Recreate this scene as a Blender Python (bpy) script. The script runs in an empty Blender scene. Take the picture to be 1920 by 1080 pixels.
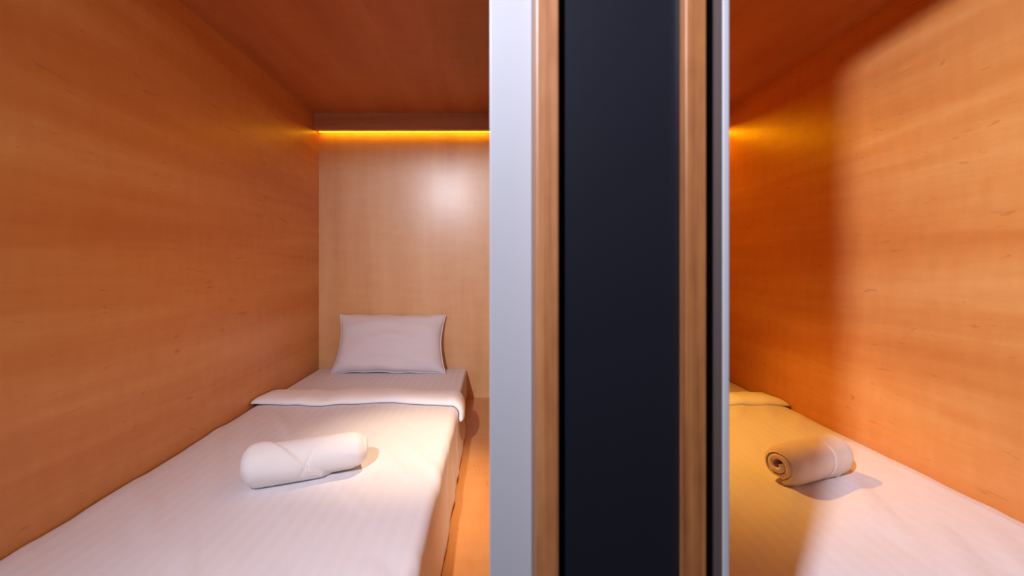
import bpy, bmesh, math, random
from mathutils import Vector, Matrix, noise
random.seed(4)
PI = math.pi
C = bpy.context.scene.collection
SC = bpy.context.scene

# ------------------------------------------------------------------ camera, world, exposure
F = 810.0                       # focal length in pixels of a 1920 wide frame
CZ = 0.807                      # eye height above the sleeping deck
cam = bpy.data.cameras.new('camera')
cam.sensor_width = 36
cam.lens = F / 1920 * 36
cam.shift_x = 35 / 1920
cam.shift_y = -46 / 1920
cam.clip_start = 0.02
cam.dof.use_dof = True
cam.dof.focus_distance = 1.7
cam.dof.aperture_fstop = 3.6
co = bpy.data.objects.new('camera', cam)
co.location = (0, 0, CZ)
co.rotation_euler = (PI / 2, 0, 0)
C.objects.link(co)
SC.camera = co

w = bpy.data.worlds.new('world')
SC.world = w
w.use_nodes = True
w.node_tree.nodes['Background'].inputs[0].default_value = (0.55, 0.6, 0.8, 1)
w.node_tree.nodes['Background'].inputs[1].default_value = 0.03
SC.view_settings.view_transform = 'Standard'
SC.view_settings.look = 'None'
SC.view_settings.gamma = 1
SC.view_settings.use_curve_mapping = False
SC.view_settings.exposure = 0.0

AMBER = (1.0, 0.48, 0.003)
READ = (1.0, 0.49, 0.075)
READ_PALE = (1.0, 0.78, 0.5)
LAMP_POS = (-0.61, -0.46, CZ + 0.935)
LAMP_AIM = (1.336, 1.20, CZ - 0.10)
LAMP_W = 310.0

# plane and room positions
XL, XR = -1.05, 1.336
YF, YB = 0.50, 2.60
ZC = CZ + 0.878
MX0, MX1 = 0.0, 0.2700          # the partition between the two berths


# ------------------------------------------------------------------ helpers
def srgb(r, g, b):
    f = lambda c: (c / 255 / 12.92) if c / 255 <= 0.04045 else ((c / 255 + 0.055) / 1.055) ** 2.4
    return (f(r), f(g), f(b), 1)


def mat(name):
    m = bpy.data.materials.new(name)
    m.use_nodes = True
    return m, m.node_tree.nodes, m.node_tree.links, m.node_tree.nodes['Principled BSDF']


def plain(name, col, rough=0.5, spec=0.5, bump=0.0, scale=200, metal=0):
    m, n, l, p = mat(name)
    p.inputs['Base Color'].default_value = col
    p.inputs['Roughness'].default_value = rough
    p.inputs['Specular IOR Level'].default_value = spec
    p.inputs['Metallic'].default_value = metal
    tc = n.new('ShaderNodeTexCoord')
    nz = n.new('ShaderNodeTexNoise'); nz.inputs['Scale'].default_value = scale
    l.new(tc.outputs['Object'], nz.inputs['Vector'])
    mr = n.new('ShaderNodeMapRange')
    mr.inputs['To Min'].default_value = rough * 0.93; mr.inputs['To Max'].default_value = rough * 1.07
    l.new(nz.outputs['Fac'], mr.inputs['Value']); l.new(mr.outputs['Result'], p.inputs['Roughness'])
    if bump:
        b = n.new('ShaderNodeBump'); b.inputs['Strength'].default_value = bump; b.inputs['Distance'].default_value = 0.002
        l.new(nz.outputs['Fac'], b.inputs['Height']); l.new(b.outputs['Normal'], p.inputs['Normal'])
    return m


def maple(name, stretch, light, mid, dark, rough=0.3, spec=0.5, fleck=0.35, seed=0.0, band=1.0):
    """laminate; stretch = scale per axis, small along the grain"""
    m, n, l, p = mat(name)
    tc = n.new('ShaderNodeTexCoord')
    mp = n.new('ShaderNodeMapping'); mp.inputs['Scale'].default_value = stretch
    mp.inputs['Location'].default_value = (seed, seed * 1.7, seed * 0.6)
    l.new(tc.outputs['Object'], mp.inputs['Vector'])
    big = n.new('ShaderNodeTexNoise'); big.inputs['Scale'].default_value = 1.0 * band
    big.inputs['Detail'].default_value = 4; big.inputs['Distortion'].default_value = 0.5
    l.new(mp.outputs['Vector'], big.inputs['Vector'])
    fine = n.new('ShaderNodeTexNoise'); fine.inputs['Scale'].default_value = 5.0
    fine.inputs['Detail'].default_value = 8; fine.inputs['Roughness'].default_value = 0.6
    l.new(mp.outputs['Vector'], fine.inputs['Vector'])
    # curl figure: short marks across the grain
    mp3 = n.new('ShaderNodeMapping')
    mp3.inputs['Scale'].default_value = tuple(26.0 if s < 1 else s * 1.3 for s in stretch)
    l.new(tc.outputs['Object'], mp3.inputs['Vector'])
    curl = n.new('ShaderNodeTexNoise'); curl.inputs['Scale'].default_value = 1.0; curl.inputs['Detail'].default_value = 3
    l.new(mp3.outputs['Vector'], curl.inputs['Vector'])
    a = n.new('ShaderNodeMath'); a.operation = 'MULTIPLY_ADD'; a.inputs[1].default_value = 0.28
    l.new(fine.outputs['Fac'], a.inputs[0]); l.new(big.outputs['Fac'], a.inputs[2])
    a2 = n.new('ShaderNodeMath'); a2.operation = 'MULTIPLY_ADD'; a2.inputs[1].default_value = 0.22
    l.new(curl.outputs['Fac'], a2.inputs[0]); l.new(a.outputs[0], a2.inputs[2])
    cr = n.new('ShaderNodeValToRGB')
    e = cr.color_ramp.elements
    e[0].position = 0.50; e[0].color = dark
    e[1].position = 1.0; e[1].color = light
    k = cr.color_ramp.elements.new(0.74); k.color = mid
    l.new(a2.outputs[0], cr.inputs['Fac'])
    # small dark flecks lying along the grain
    mp2 = n.new('ShaderNodeMapping')
    mp2.inputs['Scale'].default_value = tuple(14.0 if s < 1 else 70.0 for s in stretch)
    mp2.inputs['Location'].default_value = (seed, 3 + seed, seed)
    l.new(tc.outputs['Object'], mp2.inputs['Vector'])
    fl = n.new('ShaderNodeTexNoise'); fl.inputs['Scale'].default_value = 1.0; fl.inputs['Detail'].default_value = 2
    fl.inputs['Distortion'].default_value = 0.8
    l.new(mp2.outputs['Vector'], fl.inputs['Vector'])
    fr = n.new('ShaderNodeMapRange'); fr.inputs['From Min'].default_value = 0.675; fr.inputs['From Max'].default_value = 0.76
    fr.inputs['To Max'].default_value = fleck
    l.new(fl.outputs['Fac'], fr.inputs['Value'])
    mx = n.new('ShaderNodeMix'); mx.data_type = 'RGBA'
    l.new(fr.outputs['Result'], mx.inputs[0]); l.new(cr.outputs['Color'], mx.inputs[6])
    mx.inputs[7].default_value = tuple(c * 0.45 for c in dark[:3]) + (1,)
    l.new(mx.outputs[2], p.inputs['Base Color'])
    rr = n.new('ShaderNodeMapRange'); rr.inputs['To Min'].default_value = rough * 0.9; rr.inputs['To Max'].default_value = rough * 1.15
    l.new(fine.outputs['Fac'], rr.inputs['Value']); l.new(rr.outputs['Result'], p.inputs['Roughness'])
    p.inputs['Specular IOR Level'].default_value = spec
    b = n.new('ShaderNodeBump'); b.inputs['Strength'].default_value = 0.05; b.inputs['Distance'].default_value = 0.001
    l.new(fine.outputs['Fac'], b.inputs['Height']); l.new(b.outputs['Normal'], p.inputs['Normal'])
    return m


def cloth(name, col, stripe=0.0, terry=0.0, rough=0.8, spec=0.2):
    m, n, l, p = mat(name)
    p.inputs['Roughness'].default_value = rough
    p.inputs['Specular IOR Level'].default_value = spec
    p.inputs['Sheen Weight'].default_value = 0.15 if terry else 0.05
    tc = n.new('ShaderNodeTexCoord')
    p.inputs['Base Color'].default_value = col
    if stripe:
        sp = n.new('ShaderNodeSeparateXYZ'); l.new(tc.outputs['Object'], sp.inputs[0])
        mu = n.new('ShaderNodeMath'); mu.operation = 'MULTIPLY'; mu.inputs[1].default_value = 2 * PI / 0.036
        l.new(sp.outputs['X'], mu.inputs[0])
        si = n.new('ShaderNodeMath'); si.operation = 'SINE'; l.new(mu.outputs[0], si.inputs[0])
        mr = n.new('ShaderNodeMapRange'); mr.inputs['From Min'].default_value = -0.35; mr.inputs['From Max'].default_value = 0.35
        l.new(si.outputs[0], mr.inputs['Value'])
        mx = n.new('ShaderNodeMix'); mx.data_type = 'RGBA'
        l.new(mr.outputs['Result'], mx.inputs[0])
        mx.inputs[6].default_value = col
        mx.inputs[7].default_value = tuple(c * (1 - stripe) for c in col[:3]) + (1,)
        l.new(mx.outputs[2], p.inputs['Base Color'])
        r2 = n.new('ShaderNodeMapRange'); r2.inputs['To Min'].default_value = rough * 0.7; r2.inputs['To Max'].default_value = rough
        l.new(mr.outputs['Result'], r2.inputs['Value']); l.new(r2.outputs['Result'], p.inputs['Roughness'])
    nz = n.new('ShaderNodeTexNoise')
    nz.inputs['Scale'].default_value = 420 if terry else 9
    nz.inputs['Detail'].default_value = 4
    l.new(tc.outputs['Object'], nz.inputs['Vector'])
    b = n.new('ShaderNodeBump')
    b.inputs['Strength'].default_value = terry if terry else 0.12
    b.inputs['Distance'].default_value = 0.002 if terry else 0.02
    l.new(nz.outputs['Fac'], b.inputs['Height']); l.new(b.outputs['Normal'], p.inputs['Normal'])
    return m


def glow(name, col, strength):
    m, n, l, p = mat(name)
    p.inputs['Base Color'].default_value = (0.9, 0.9, 0.9, 1)
    p.inputs['Emission Color'].default_value = tuple(col) + (1,)
    p.inputs['Emission Strength'].default_value = strength
    return m


def link(name, me, material=None, parent=None, smooth=False):
    o = bpy.data.objects.new(name, me)
    C.objects.link(o)
    if material: me.materials.append(material)
    if smooth:
        for f in me.polygons: f.use_smooth = True
    if parent: o.parent = parent
    return o


def bm_obj(name, bm, material=None, parent=None, smooth=False):
    me = bpy.data.meshes.new(name)
    bmesh.ops.recalc_face_normals(bm, faces=bm.faces)
    bm.to_mesh(me); bm.free()
    return link(name, me, material, parent, smooth)


def box(bm, x0, x1, y0, y1, z0, z1, bev=0.0, seg=2):
    r = bmesh.ops.create_cube(bm, size=1)
    vs = r['verts']
    for v in vs:
        v.co = Vector((x0 + (v.co.x + .5) * (x1 - x0), y0 + (v.co.y + .5) * (y1 - y0), z0 + (v.co.z + .5) * (z1 - z0)))
    if bev:
        es = set(e for v in vs for e in v.link_edges)
        bmesh.ops.bevel(bm, geom=list(es), offset=bev, segments=seg, affect='EDGES', profile=0.5)


def box_obj(name, dims, material, parent=None, bev=0.0, seg=2):
    bm = bmesh.new(); box(bm, *dims, bev=bev, seg=seg)
    return bm_obj(name, bm, material, parent)


def struct(o):
    o['kind'] = 'structure'; return o


def tag(o, label, cat, group=None):
    o['label'] = label; o['category'] = cat
    if group: o['group'] = group
    return o


def empty(name, loc=(0, 0, 0), label=None, cat=None, group=None):
    o = bpy.data.objects.new(name, None); C.objects.link(o)
    o.location = loc; o.empty_display_size = 0.05
    if label: tag(o, label, cat, group)
    return o


# ------------------------------------------------------------------ materials
WL = srgb(226, 164, 100); WM = srgb(216, 145, 80); WD = srgb(205, 129, 66)
M_side = maple('maple laminate horizontal grain', (2.2, 0.55, 7.0), WL, WM, WD, rough=0.34, seed=2.0)
M_back = maple('maple laminate vertical grain', (5.0, 2.0, 0.5), srgb(238, 192, 136), srgb(229, 175, 116), srgb(215, 153, 92), rough=0.52, spec=0.95, seed=5.0, fleck=0.15)
M_back.node_tree.nodes['Principled BSDF'].inputs['Coat Weight'].default_value = 0.85
M_back.node_tree.nodes['Principled BSDF'].inputs['Coat Roughness'].default_value = 0.29
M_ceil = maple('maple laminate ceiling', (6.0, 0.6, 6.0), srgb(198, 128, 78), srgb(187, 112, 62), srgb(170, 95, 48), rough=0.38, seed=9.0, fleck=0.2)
M_deck = maple('maple laminate deck', (7.0, 0.6, 2.0), WL, WM, WD, rough=0.4, seed=12.0)
M_trim = maple('oak trim', (60.0, 60.0, 0.9), srgb(154, 104, 64), srgb(130, 79, 42), srgb(94, 50, 24), rough=0.45, seed=3.0, fleck=0.1)
M_white = plain('white lacquered profile', srgb(145, 143, 149), 0.4)
M_black = plain('black satin board', srgb(18, 18, 25), 0.34, 0.28)
M_brown = plain('dark brown groove', srgb(66, 52, 49), 0.6)
M_wall = plain('painted plaster', srgb(95, 92, 98), 0.8, 0.2)
M_cfloor = plain('corridor vinyl', srgb(70, 64, 62), 0.6)
M_sheet = cloth('striped sateen sheet', srgb(231, 226, 231), stripe=0.022, rough=0.6, spec=0.3)
M_pillow = cloth('pillowcase cotton', srgb(232, 226, 232), rough=0.75)
M_cuff = cloth('turned duvet lining', srgb(250, 250, 254), rough=0.75)
M_towel = cloth('white terry', srgb(240, 236, 236), terry=0.5, rough=0.95, spec=0.1)
M_towel2 = cloth('cream terry', srgb(232, 214, 205), terry=0.5, rough=0.95, spec=0.1)
M_lens = glow('amber lamp lens', READ, 6.0)
M_globe = glow('white lamp glass', (0.93, 0.93, 1.0), 20)
M_metal = plain('brushed metal', srgb(150, 148, 150), 0.35, metal=1.0)

# ------------------------------------------------------------------ the setting
FY = 0.47
struct(box_obj('wall_left', (XL - 0.05, XL, FY, YB + 0.05, 0, ZC), M_side))
struct(box_obj('wall_right', (XR, XR + 0.05, FY, YB + 0.05, 0, ZC), M_side))
struct(box_obj('wall_back', (XL, XR, YB, YB + 0.05, 0, ZC), M_back))
struct(box_obj('ceiling', (XL - 0.05, XR + 0.05, FY, YB + 0.05, ZC, ZC + 0.22), M_ceil))
struct(box_obj('floor', (XL - 0.05, XR + 0.05, FY, YB + 0.05, -0.04, 0), M_deck))
struct(box_obj('wall_middle', (MX0, MX1, 0.505, YB, 0, ZC), M_side))
struct(box_obj('trim_1', (XL, -0.0048, FY, 0.4985, CZ + 0.842, ZC), M_side))
struct(box_obj('trim_2', (0.2702, XR, FY, 0.4985, CZ + 0.842, ZC), M_side))
# corridor in front of the berths
struct(box_obj('floor_corridor', (-3.0, 3.4, -1.25, 1.0, -0.45, -0.40), M_cfloor))
struct(box_obj('ceiling_corridor', (-3.0, 3.4, -1.25, FY, ZC + 0.22, ZC + 0.27), M_wall))
struct(box_obj('wall_corridor', (-3.0, 3.4, -1.30, -1.25, -0.40, ZC + 0.22), M_wall))
struct(box_obj('wall_front', (XL - 0.05, XR + 0.05, FY + 0.02, FY + 0.05, -0.40, -0.04), M_side))
struct(box_obj('wall_corridor_left', (-3.05, -3.0, -1.25, 1.0, -0.40, ZC + 0.22), M_wall))
struct(box_obj('wall_corridor_right', (3.4, 3.45, -1.25, 1.0, -0.40, ZC + 0.22), M_wall))
struct(box_obj('wall_front_left', (-3.0, XL - 0.05, FY, FY + 0.05, -0.40, ZC + 0.22), M_wall))
struct(box_obj('wall_front_right', (XR + 0.05, 3.4, FY, FY + 0.05, -0.40, ZC + 0.22), M_wall))

# ------------------------------------------------------------------ post that closes the partition
post = empty('partition_post', (0.13, YF, 0),
             'tall blurred partition post between the two berths, black panel framed in wood and white', 'partition post')


def pp(name, dims, m, bev=0.0015, label=None):
    bm = bmesh.new()
    x0, x1, y0, y1, z0, z1 = dims
    box(bm, x0 - 0.13, x1 - 0.13, y0 - YF, y1 - YF, z0, z1, bev=bev)
    o = bm_obj(name, bm, m, post)
    if label: o['label'] = label
    return o


PZ0, PZ1 = 0.0, ZC
pp('side_profile', (-0.0043, 0.0452, 0.500, 0.54, PZ0, PZ1), M_white, label='wide white profile beside the left berth')
pp('wooden_trim', (0.0450, 0.0694, 0.456, 0.504, PZ0, PZ1), M_trim, 0.002)
pp('panel', (0.0700, 0.2026, 0.469, 0.504, PZ0, PZ1), M_black, 0.0008, label='matt black panel')
pp('wooden_trim', (0.2026, 0.2253, 0.456, 0.504, PZ0, PZ1), M_trim, 0.002)
pp('groove', (0.2255, 0.2524, 0.476, 0.504, PZ0, PZ1), M_brown, 0.0005, label='dark brown groove')
pp('edge_profile', (0.2524, 0.2600, 0.475, 0.504, PZ0, PZ1), M_white, label='narrow white profile beside the right berth')


# ------------------------------------------------------------------ light pelmets over the headboards
def pelmet(x0, x1, label, led):
    yf, zb = 2.515, CZ + 0.779
    t = empty('light_pelmet', ((x0 + x1) / 2, yf, zb), label, 'light pelmet')
    cx = (x0 + x1) / 2

    def part(name, d, m, bev=0.0):
        bm = bmesh.new()
        box(bm, d[0] - cx, d[1] - cx, d[2] - yf, d[3] - yf, d[4] - zb, d[5] - zb, bev=bev)
        return bm_obj(name, bm, m, t)
    part('front_board', (x0, x1, yf, yf + 0.018, zb, ZC), M_pel, 0.0008)
    part('bottom_board', (x0 + 0.002, x1 - 0.002, yf + 0.018, YB - 0.030, zb + 0.006, zb + 0.018), M_pel)
    part('led_strip', (x0 + 0.01, x1 - 0.01, YB - 0.026, YB - 0.018, zb + 0.004, zb + 0.008), glow('amber led', AMBER, led))


M_pel = maple('maple laminate edging', (0.6, 5.0, 9.0), srgb(212, 178, 150), srgb(200, 160, 130), srgb(180, 138, 108), rough=0.4, seed=7.0, fleck=0.1)
pelmet(XL + 0.001, MX0 - 0.001, 'wooden pelmet with a glowing amber strip above the pillow in left berth', 15)
pelmet(MX1 + 0.001, XR - 0.001, 'wooden pelmet with an amber strip lighting the right berth, behind the post', 80)


# ------------------------------------------------------------------ reading lamps, flush in the partition
def reading_lamp(x, sgn, y, z, label, power, col, glow_w, cone, slant, fwd=0.0):
    t = empty('reading_lamp', (x, y, z), label, 'reading lamp')
    bm = bmesh.new(); box(bm, *( (sgn * 0.0, sgn * 0.010) if sgn > 0 else (-0.010, 0.0)), -0.03, 0.03, 0.004, 0.05, bev=0.002)
    bm_obj('housing', bm, M_metal, t)
    bm = bmesh.new(); box(bm, *((0.001, 0.009) if sgn > 0 else (-0.009, -0.001)), -0.025, 0.025, 0.0, 0.004)
    bm_obj('lens', bm, M_lens, t)
    sd = bpy.data.lights.new('reading_spot', 'SPOT')
    sd.color = col; sd.energy = power; sd.spot_size = math.radians(cone); sd.spot_blend = 1.0
    sd.shadow_soft_size = 0.008
    so = bpy.data.objects.new('lamp_beam', sd); C.objects.link(so); so.parent = t
    so.location = (sgn * 0.010, 0, -0.010)
    d = Vector((sgn * slant, -fwd, -1.0))
    so.rotation_euler = d.to_track_quat('-Z', 'Y').to_euler()
    ad = bpy.data.lights.new('reading_glow', 'SPOT'); ad.spot_size = math.radians(165); ad.spot_blend = 1.0
    ad.color = READ; ad.energy = glow_w; ad.shadow_soft_size = 0.01
    ao = bpy.data.objects.new('lamp_glow', ad); C.objects.link(ao); ao.parent = t
    ao.location = (sgn * 0.012, 0, -0.012)
    ao.rotation_euler = (0, -sgn * 0.35, 0)
    return t


reading_lamp(MX0, -1, 1.50, 1.30, 'small reading lamp on the partition wall of left berth', 52, READ_PALE, 3.2, 46, 0.21)
reading_lamp(MX1, 1, 1.92, 1.45, 'small reading lamp on the partition wall of right berth', 78, READ, 2.2, 66, 0.38, 0.17)

# ------------------------------------------------------------------ corridor lamp (its mirror image is the pale spot on the back wall)
t = empty('spotlight', (LAMP_POS[0], LAMP_POS[1], ZC + 0.22), 'white spotlight on the corridor ceiling aimed into the berths', 'lamp')
LZ = LAMP_POS[2] - (ZC + 0.22)
bm = bmesh.new()
bmesh.ops.create_cone(bm, cap_ends=True, segments=32, radius1=0.045, radius2=0.045, depth=0.012, matrix=Matrix.Translation((0, 0, -0.006)))
bmesh.ops.create_cone(bm, cap_ends=True, segments=16, radius1=0.008, radius2=0.008, depth=abs(LZ) - 0.03, matrix=Matrix.Translation((0, 0, LZ / 2)))
bm_obj('base', bm, M_metal, t)
aim = (Vector(LAMP_AIM) - Vector(LAMP_POS)).normalized()
QA = aim.to_track_quat('-Z', 'Y')
bm = bmesh.new()
bmesh.ops.create_cone(bm, cap_ends=True, segments=32, radius1=0.052, radius2=0.040, depth=0.05, matrix=Matrix.Translation((0, 0, 0.036)))
o = bm_obj('head', bm, M_metal, t); o.location = (0, 0, LZ); o.rotation_euler = QA.to_euler()
bm = bmesh.new()
bmesh.ops.create_cone(bm, cap_ends=True, segments=32, radius1=0.048, radius2=0.048, depth=0.004, matrix=Matrix.Translation((0, 0, 0.009)))
o = bm_obj('lens', bm, M_globe, t); o.location = (0, 0, LZ); o.rotation_euler = QA.to_euler()
ld = bpy.data.lights.new('lamp_light', 'SPOT'); ld.energy = LAMP_W; ld.color = (0.89, 0.93, 1.06)
ld.shadow_soft_size = 0.05; ld.spot_size = math.radians(150); ld.spot_blend = 1.0
lo = bpy.data.objects.new('lamp_light', ld); C.objects.link(lo); lo.parent = t
lo.location = Vector((0, 0, LZ)) + aim * 0.002; lo.rotation_euler = QA.to_euler()


# ------------------------------------------------------------------ bedding
class Bed:
    """cross-section path of the bed: from the wall over the top and down the open side"""
    def __init__(s, wall, width, top, dirn, r=0.03, flare=0.02):
        s.wall, s.width, s.top, s.d, s.r, s.flare = wall, width, top, dirn, r, flare
        s.flat = width - r
        s.arc = r * PI / 2
        s.drop = top - r - 0.022
        s.len = s.flat + s.arc + s.drop

    def at(s, t):
        if t <= s.flat:
            p, n = (t, s.top), (0, 1)
        elif t <= s.flat + s.arc:
            a = (t - s.flat) / s.r
            p, n = (s.flat + s.r * math.sin(a), s.top - s.r + s.r * math.cos(a)), (math.sin(a), math.cos(a))
        else:
            q = t - s.flat - s.arc
            p, n = (s.width + s.flare * (q / s.drop) ** 1.3, s.top - s.r - q), (1, 0)
        x = s.wall + s.d * p[0]
        return Vector((x, 0, p[1])), Vector((s.d * n[0], 0, n[1]))


def wr(x, y, k=1.0, seed=0.0):
    v = noise.noise(Vector((x * 3.5 + seed, y * 2.2, seed))) * 0.004
    v += noise.noise(Vector((x * 9 + y * 3, y * 5 - x * 2, seed + 4))) * 0.0018
    # faint diagonal creases
    c = noise.noise(Vector(((x * 0.8 + y * 0.55) * 16, (x - y) * 2.2, seed + 9)))
    v += max(0, c - 0.12) * 0.010
    return v * k


def grid_mesh(pts):
    bm = bmesh.new()
    vs = [[bm.verts.new(p) for p in row] for row in pts]
    for i in range(len(vs) - 1):
        for j in range(len(vs[0]) - 1):
            bm.faces.new((vs[i][j], vs[i + 1][j], vs[i + 1][j + 1], vs[i][j + 1]))
    return bm


def make_duvet(B, y0, y1, label, seed, parent_loc):
    root = empty('duvet', parent_loc, label, 'duvet')
    L = Vector(parent_loc)
    NS, NY = 150, 170
    rows = []
    for i in range(NS + 1):
        t = B.len * i / NS
        row = []
        for j in range(NY + 1):
            y = y0 + (y1 - y0) * j / NY
            p, n = B.at(t)
            o = wr(t, y, 1.0, seed)
            if t < 0.05: o -= 0.016 * (1 - t / 0.05) ** 2 + 0.002
            side = max(0.0, (t - B.flat - B.arc) / B.drop)
            if side > 0:    # soft pleats in the hanging side, stronger towards the foot
                foot = max(0.0, min(1.0, (1.6 - y) / 0.7))
                o += side * (0.006 * noise.noise(Vector((y * 6, side * 1.2, seed))) + 0.006 * foot * math.sin(y * 24 + 2 * side + seed))
                o = max(o, -0.004)
            q = p + n * o
            if side > 0.9: q.z += 0.006 * noise.noise(Vector((y * 5, seed, 0)))
            q.y = y + (0.012 * noise.noise(Vector((t * 4, seed, 2))) if j == NY else 0)
            row.append(q - L)
        rows.append(row)
    o = bm_obj('cover', grid_mesh(rows), M_sheet, root, True)
    m = o.modifiers.new('thickness', 'SOLIDIFY'); m.thickness = 0.008; m.offset = -1 if B.d > 0 else 1
    # the turned-down cuff
    prof = [(-0.008, 0.001), (-0.012, 0.008), (-0.006, 0.017), (0.010, 0.023), (0.035, 0.027), (0.075, 0.026), (0.12, 0.021), (0.165, 0.015), (0.20, 0.009), (0.215, 0.002),
            (0.20, -0.004), (0.10, -0.0005), (0.0, -0.0005)]
    NC = 120
    tl = B.flat + B.arc + B.drop * 0.12
    rows = []
    for i in range(NC + 1):
        t = tl * i / NC
        p, n = B.at(t)
        yb = cuff_y(B, t, seed)
        row = []
        sc = 1.0 if t > 0.05 else 0.55 + 0.45 * t / 0.05
        if t > B.flat: sc *= 1 - 0.45 * min(1, (t - B.flat) / (B.arc + 0.08))
        for (dy, h) in prof:
            e = 1 + 0.18 * noise.noise(Vector((t * 7, dy * 12, seed + 3)))
            q = p + n * (h * sc * e + 0.0035 + wr(t, yb, 1, seed))
            q.y = yb + dy * (1 + 0.15 * noise.noise(Vector((t * 3, 1, seed))))
            if t < 0.02 : q.x += B.d * 0.003
            row.append(q - L)
        rows.append(row + [row[0].copy()])
    bm = grid_mesh(rows)
    bmesh.ops.remove_doubles(bm, verts=bm.verts, dist=1e-6)
    hs = [e for e in bm.edges if e.is_boundary]
    bmesh.ops.holes_fill(bm, edges=hs, sides=0)
    c = bm_obj('cuff', bm, M_cuff, root, True)
    c['label'] = 'paler turned-down top edge'
    return root


def cuff_y(B, t, seed):
    w = B.width
    y = B.cy + 0.014 * noise.noise(Vector((t * 4.5, seed, 0)))
    y += 0.035 * math.exp(-((t - 0.62 * w) / (0.18 * w)) ** 2)
    y -= 0.05 * max(0, (t - 0.85 * w) / (0.2 * w)) ** 2
    return y


def make_mattress(x0, x1, top, label):
    cx = (x0 + x1) / 2
    t = empty('mattress', (cx, 1.57, 0), label, 'mattress')
    W = (x1 - x0) / 2
    bm = bmesh.new(); box(bm, -W, W, -1.015, 1.022, 0.0, top, bev=0.014, seg=3)
    o = bm_obj('fitted_sheet', bm, M_sheet, t, True)
    mm = o.modifiers.new('sub', 'WEIGHTED_NORMAL')
    return t


# left berth
LB = Bed(XL + 0.003, 0.897, CZ - 0.615, 1); LB.cy = 1.862
make_mattress(XL + 0.004, -0.1595, LB.top - 0.014, 'white mattress in left berth, bare at its head below the pillow')
make_duvet(LB, 0.56, 2.03, 'white striped duvet in left berth under a long folded towel', 1.3, (-0.6, 1.3, LB.top))
# right berth
RB = Bed(XR - 0.003, 0.897, CZ - 0.647, -1); RB.cy = 1.945
make_mattress(0.448, XR - 0.004, RB.top - 0.014, 'amber-lit white mattress in right berth, mostly hidden behind the post')
make_duvet(RB, 0.56, 2.10, 'white duvet in right berth, lit amber, under a spiral-rolled towel', 7.7, (0.9, 1.3, RB.top))


# ------------------------------------------------------------------ pillow
def make_pillow():
    W, H, T = 0.315, 0.17, 0.062
    lean = math.radians(20)
    loc = Vector((-0.600, 2.512, LB.top - 0.012))
    root = empty('pillow', loc, 'plump white pillow leaning against the back wall above left bed', 'pillow')
    N = 64
    bm = bmesh.new()

    def pt(u, v, s):
        # outline: slightly concave edges, pointed corners
        x = u * W * (1 - 0.08 * (1 - v * v) * abs(u) ** 3)
        z = v * H * (1 - 0.06 * (1 - u * u) * abs(v) ** 3)
        if v < 0: x *= 1 + 0.035 * abs(v)
        th = ((1 - u ** 4) * (1 - v ** 4))
        th = max(th, 0) ** 0.55
        low = 1 + 0.18 * (-v)
        y = s * T * th * low
        k = noise.noise(Vector((u * 1.7, v * 2.6, 5 * s))) * 0.018 * th
        k += 0.004 * math.sin(9 * math.atan2(v * 0.6, u)) * (max(abs(u), abs(v)) ** 3) * th
        z += 0.012 * noise.noise(Vector((u * 2.5, 0, 1))) * abs(v) ** 2
        return Vector((x, y + s * k, z + H))
    g = {}
    for s in (-1, 1):
        for i in range(N + 1):
            for j in range(N + 1):
                u = math.sin((i / N - 0.5) * PI); v = math.sin((j / N - 0.5) * PI)
                u = 0.5 * u + 0.5 * (2 * i / N - 1); v = 0.5 * v + 0.5 * (2 * j / N - 1)
                edge = i in (0, N) or j in (0, N)
                if edge and s == 1: g[(s, i, j)] = g[(-1, i, j)]; continue
                g[(s, i, j)] = bm.verts.new(pt(u, v, s if not edge else 0))
    for s in (-1, 1):
        for i in range(N):
            for j in range(N):
                f = [g[(s, i, j)], g[(s, i + 1, j)], g[(s, i + 1, j + 1)], g[(s, i, j + 1)]]
                try: bm.faces.new(f)
                except ValueError: pass
    R = Matrix.Rotation(-lean, 4, 'X')
    for v in bm.verts:
        v.co = R @ v.co
        v.co.y -= 0.045
    mn = min(v.co.z for v in bm.verts)
    for v in bm.verts:
        if v.co.z < 0.0: v.co.z *= 0.25
    bm_obj('pillowcase', bm, M_pillow, root, True)
    # flat seam along the outline
    rows = []
    path = []
    n = 60
    for i in range(n): path.append((-1 + 2 * i / n, -1))
    for i in range(n): path.append((1, -1 + 2 * i / n))
    for i in range(n): path.append((1 - 2 * i / n, 1))
    for i in range(n): path.append((-1, 1 - 2 * i / n))
    ring = []
    for (u, v) in path:
        p = pt(u, v, 0)
        c = Vector((0, 0, H)); d = (p - c).normalized()
        ring.append((p - d * 0.004, p + d * (0.006)))
    bm = bmesh.new()
    vs = []
    for a, b in ring:
        q = []
        for (pnt, yy) in ((a, -0.0028), (b, -0.0016), (b, 0.0016), (a, 0.0028)):
            w_ = Vector((pnt.x, yy, pnt.z)); w_ = R @ w_; w_.y -= 0.045
            if w_.z < 0.0: w_.z *= 0.25
            q.append(bm.verts.new(w_))
        vs.append(q)
    m_ = len(vs)
    for i in range(m_):
        for k in range(4):
            bm.faces.new((vs[i][k], vs[(i + 1) % m_][k], vs[(i + 1) % m_][(k + 1) % 4], vs[i][(k + 1) % 4]))
    bm_obj('seam', bm, M_pillow, root, True)


make_pillow()


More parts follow.
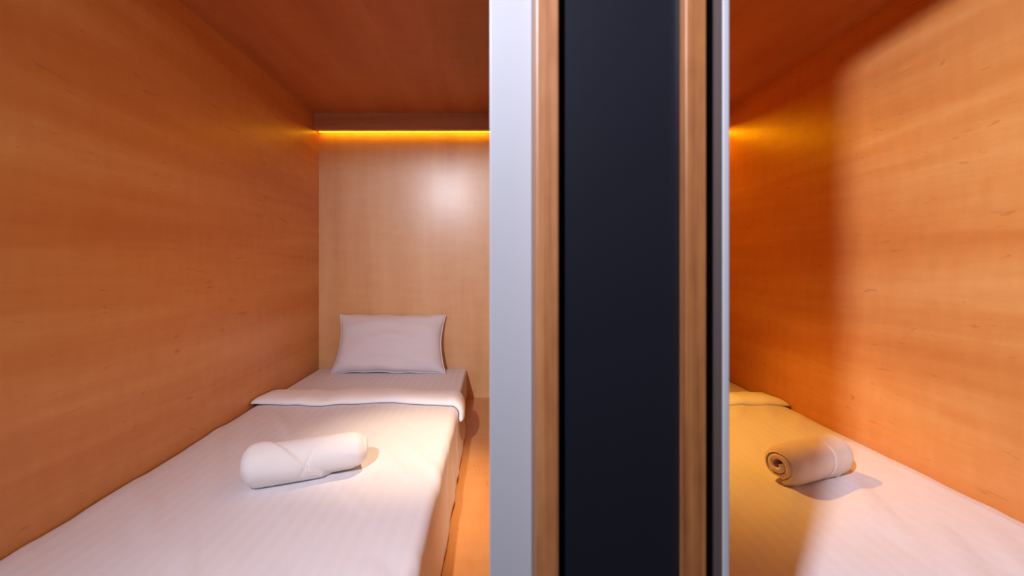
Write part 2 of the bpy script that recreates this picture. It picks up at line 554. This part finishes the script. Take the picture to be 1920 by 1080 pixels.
# ------------------------------------------------------------------ rolled towels
def make_towel(loc, yaw, length, r0, r1, turns, thick, squash, step_fn, material, label, start=0.0, seed=0.0, taper=0.0, tilt=0.0, cap=0.1):
    """a sheet wound into a spiral: outer end lies underneath"""
    NT, NV = int(46 * turns), 110
    bm = bmesh.new()

    def R(th):      # spiral centre line radius, th from 0 (core) to turns*2pi
        return r0 + (r1 - r0) * th / (turns * 2 * PI)
    rows = []
    T = turns * 2 * PI
    for i in range(NT + 1):
        th = T * i / NT
        row_o, row_i = [], []
        for j in range(NV + 1):
            v = j / NV
            x = (v - 0.5) * length
            end = min(v, 1 - v) * length
            e = max(0.0, 1 - end / 0.010)
            pin = 1 - math.sqrt(max(0, 1 - e * e))       # rounded hem of each layer
            tt = thick * 0.5 * (1 - 0.55 * pin)
            outer = th > T - 2 * PI
            dr = 0.0
            a = start + th
            if outer: dr = step_fn(v, a % (2 * PI)) - 0.014 * taper * (abs(2 * v - 1) ** 9)
            wob = 0.0022 * noise.noise(Vector((math.cos(a) * 1.6 + seed, math.sin(a) * 1.6, v * 3)))
            wob += 0.0012 * noise.noise(Vector((math.cos(a) * 4, math.sin(a) * 4 + seed, v * 9)))
            rr = R(th) + wob * (th / T)
            scl = 1 - cap * max(0.0, 1 - end / 0.028) ** 2.0
            # inner layers stick out a little, like a real roll
            xo = x + (0.006 * (1 - th / T) * (1 if v > .5 else -1) * (1 if v in (0, 1) or end < 0.02 else 0))
            xo += 0.004 * noise.noise(Vector((a * 0.6, seed, 3))) * (1 if end < 0.02 else 0)
            for (lst, q) in ((row_o, rr + tt + dr), (row_i, rr - tt)):
                q *= scl
                y = q * math.cos(a); z = q * math.sin(a) * squash
                lst.append(Vector((xo, y, z)))
        rows.append((row_o, row_i))
    O = [[bm.verts.new(p) for p in r[0]] for r in rows]
    I = [[bm.verts.new(p) for p in r[1]] for r in rows]
    for i in range(NT):
        for j in range(NV):
            bm.faces.new((O[i][j], O[i + 1][j], O[i + 1][j + 1], O[i][j + 1]))
            bm.faces.new((I[i][j], I[i][j + 1], I[i + 1][j + 1], I[i + 1][j]))
        bm.faces.new((O[i][0], I[i][0], I[i + 1][0], O[i + 1][0]))
        bm.faces.new((O[i][NV], O[i + 1][NV], I[i + 1][NV], I[i][NV]))
    for j in range(NV):
        bm.faces.new((O[0][j], O[0][j + 1], I[0][j + 1], I[0][j]))
        bm.faces.new((O[NT][j], I[NT][j], I[NT][j + 1], O[NT][j + 1]))
    zm = min(v.co.z for v in bm.verts)
    flat = 0.006
    for v in bm.verts:
        z = v.co.z - zm
        if z < flat * 2: z = flat + (z - flat * 2) * 0.5
        v.co.z = z - flat * 0 
    zm = min(v.co.z for v in bm.verts)
    for v in bm.verts: v.co.z -= zm
    o = bm_obj('rolled_towel', bm, material, None, True)
    o.location = loc
    o.rotation_euler = (0, tilt, yaw)
    tag(o, label, 'towel')
    return o


def smooth(a, b, x):
    t = max(0, min(1, (x - a) / (b - a))); return t * t * (3 - 2 * t)


# left towel: broad flap across its left end, edge running diagonally down the front
def step_left(v, a):
    # a: angle, pi/2 on top, pi towards -y (front)
    f = (a - PI / 2) / PI           # 0 at top, .5 at front, 1 bottom
    v0 = 0.22 + 0.52 * f
    s = 0.009 * smooth(0.0, 0.008, v0 - v) if -0.6 < f < 1.2 else 0.0
    v1 = 0.62 - 0.25 * f
    s -= 0.0035 * math.exp(-((v - v1) / 0.012) ** 2) * (1 if 0 < f < 0.7 else 0)
    return s


def step_right(v, a):
    f = (a - PI / 2) / PI
    v0 = 0.60 + 0.04 * math.sin(a)
    return 0.0012 * smooth(0.0, 0.02, v - v0) - 0.0038 * math.exp(-((v - v0) / 0.009) ** 2)


make_towel((-0.538, 1.250, LB.top + 0.0015), math.atan2(0.115, 0.283), 0.325, 0.012, 0.052, 3.4, 0.0125, 0.88, step_left,
           M_towel, 'long white towel on left bed, rolled and folded over in a diagonal flap', start=-5.35 * PI, seed=2.0, taper=1.0, cap=0.24)
make_towel((0.945, 1.300, RB.top + 0.003), math.atan2(0.10, 0.25), 0.262, 0.012, 0.057, 2.3, 0.0188, 0.92, step_right,
           M_towel2, 'short towel on right bed rolled in a spiral, its coiled end showing', start=(1.42 - 4.6) * PI, seed=6.0, taper=0.7)
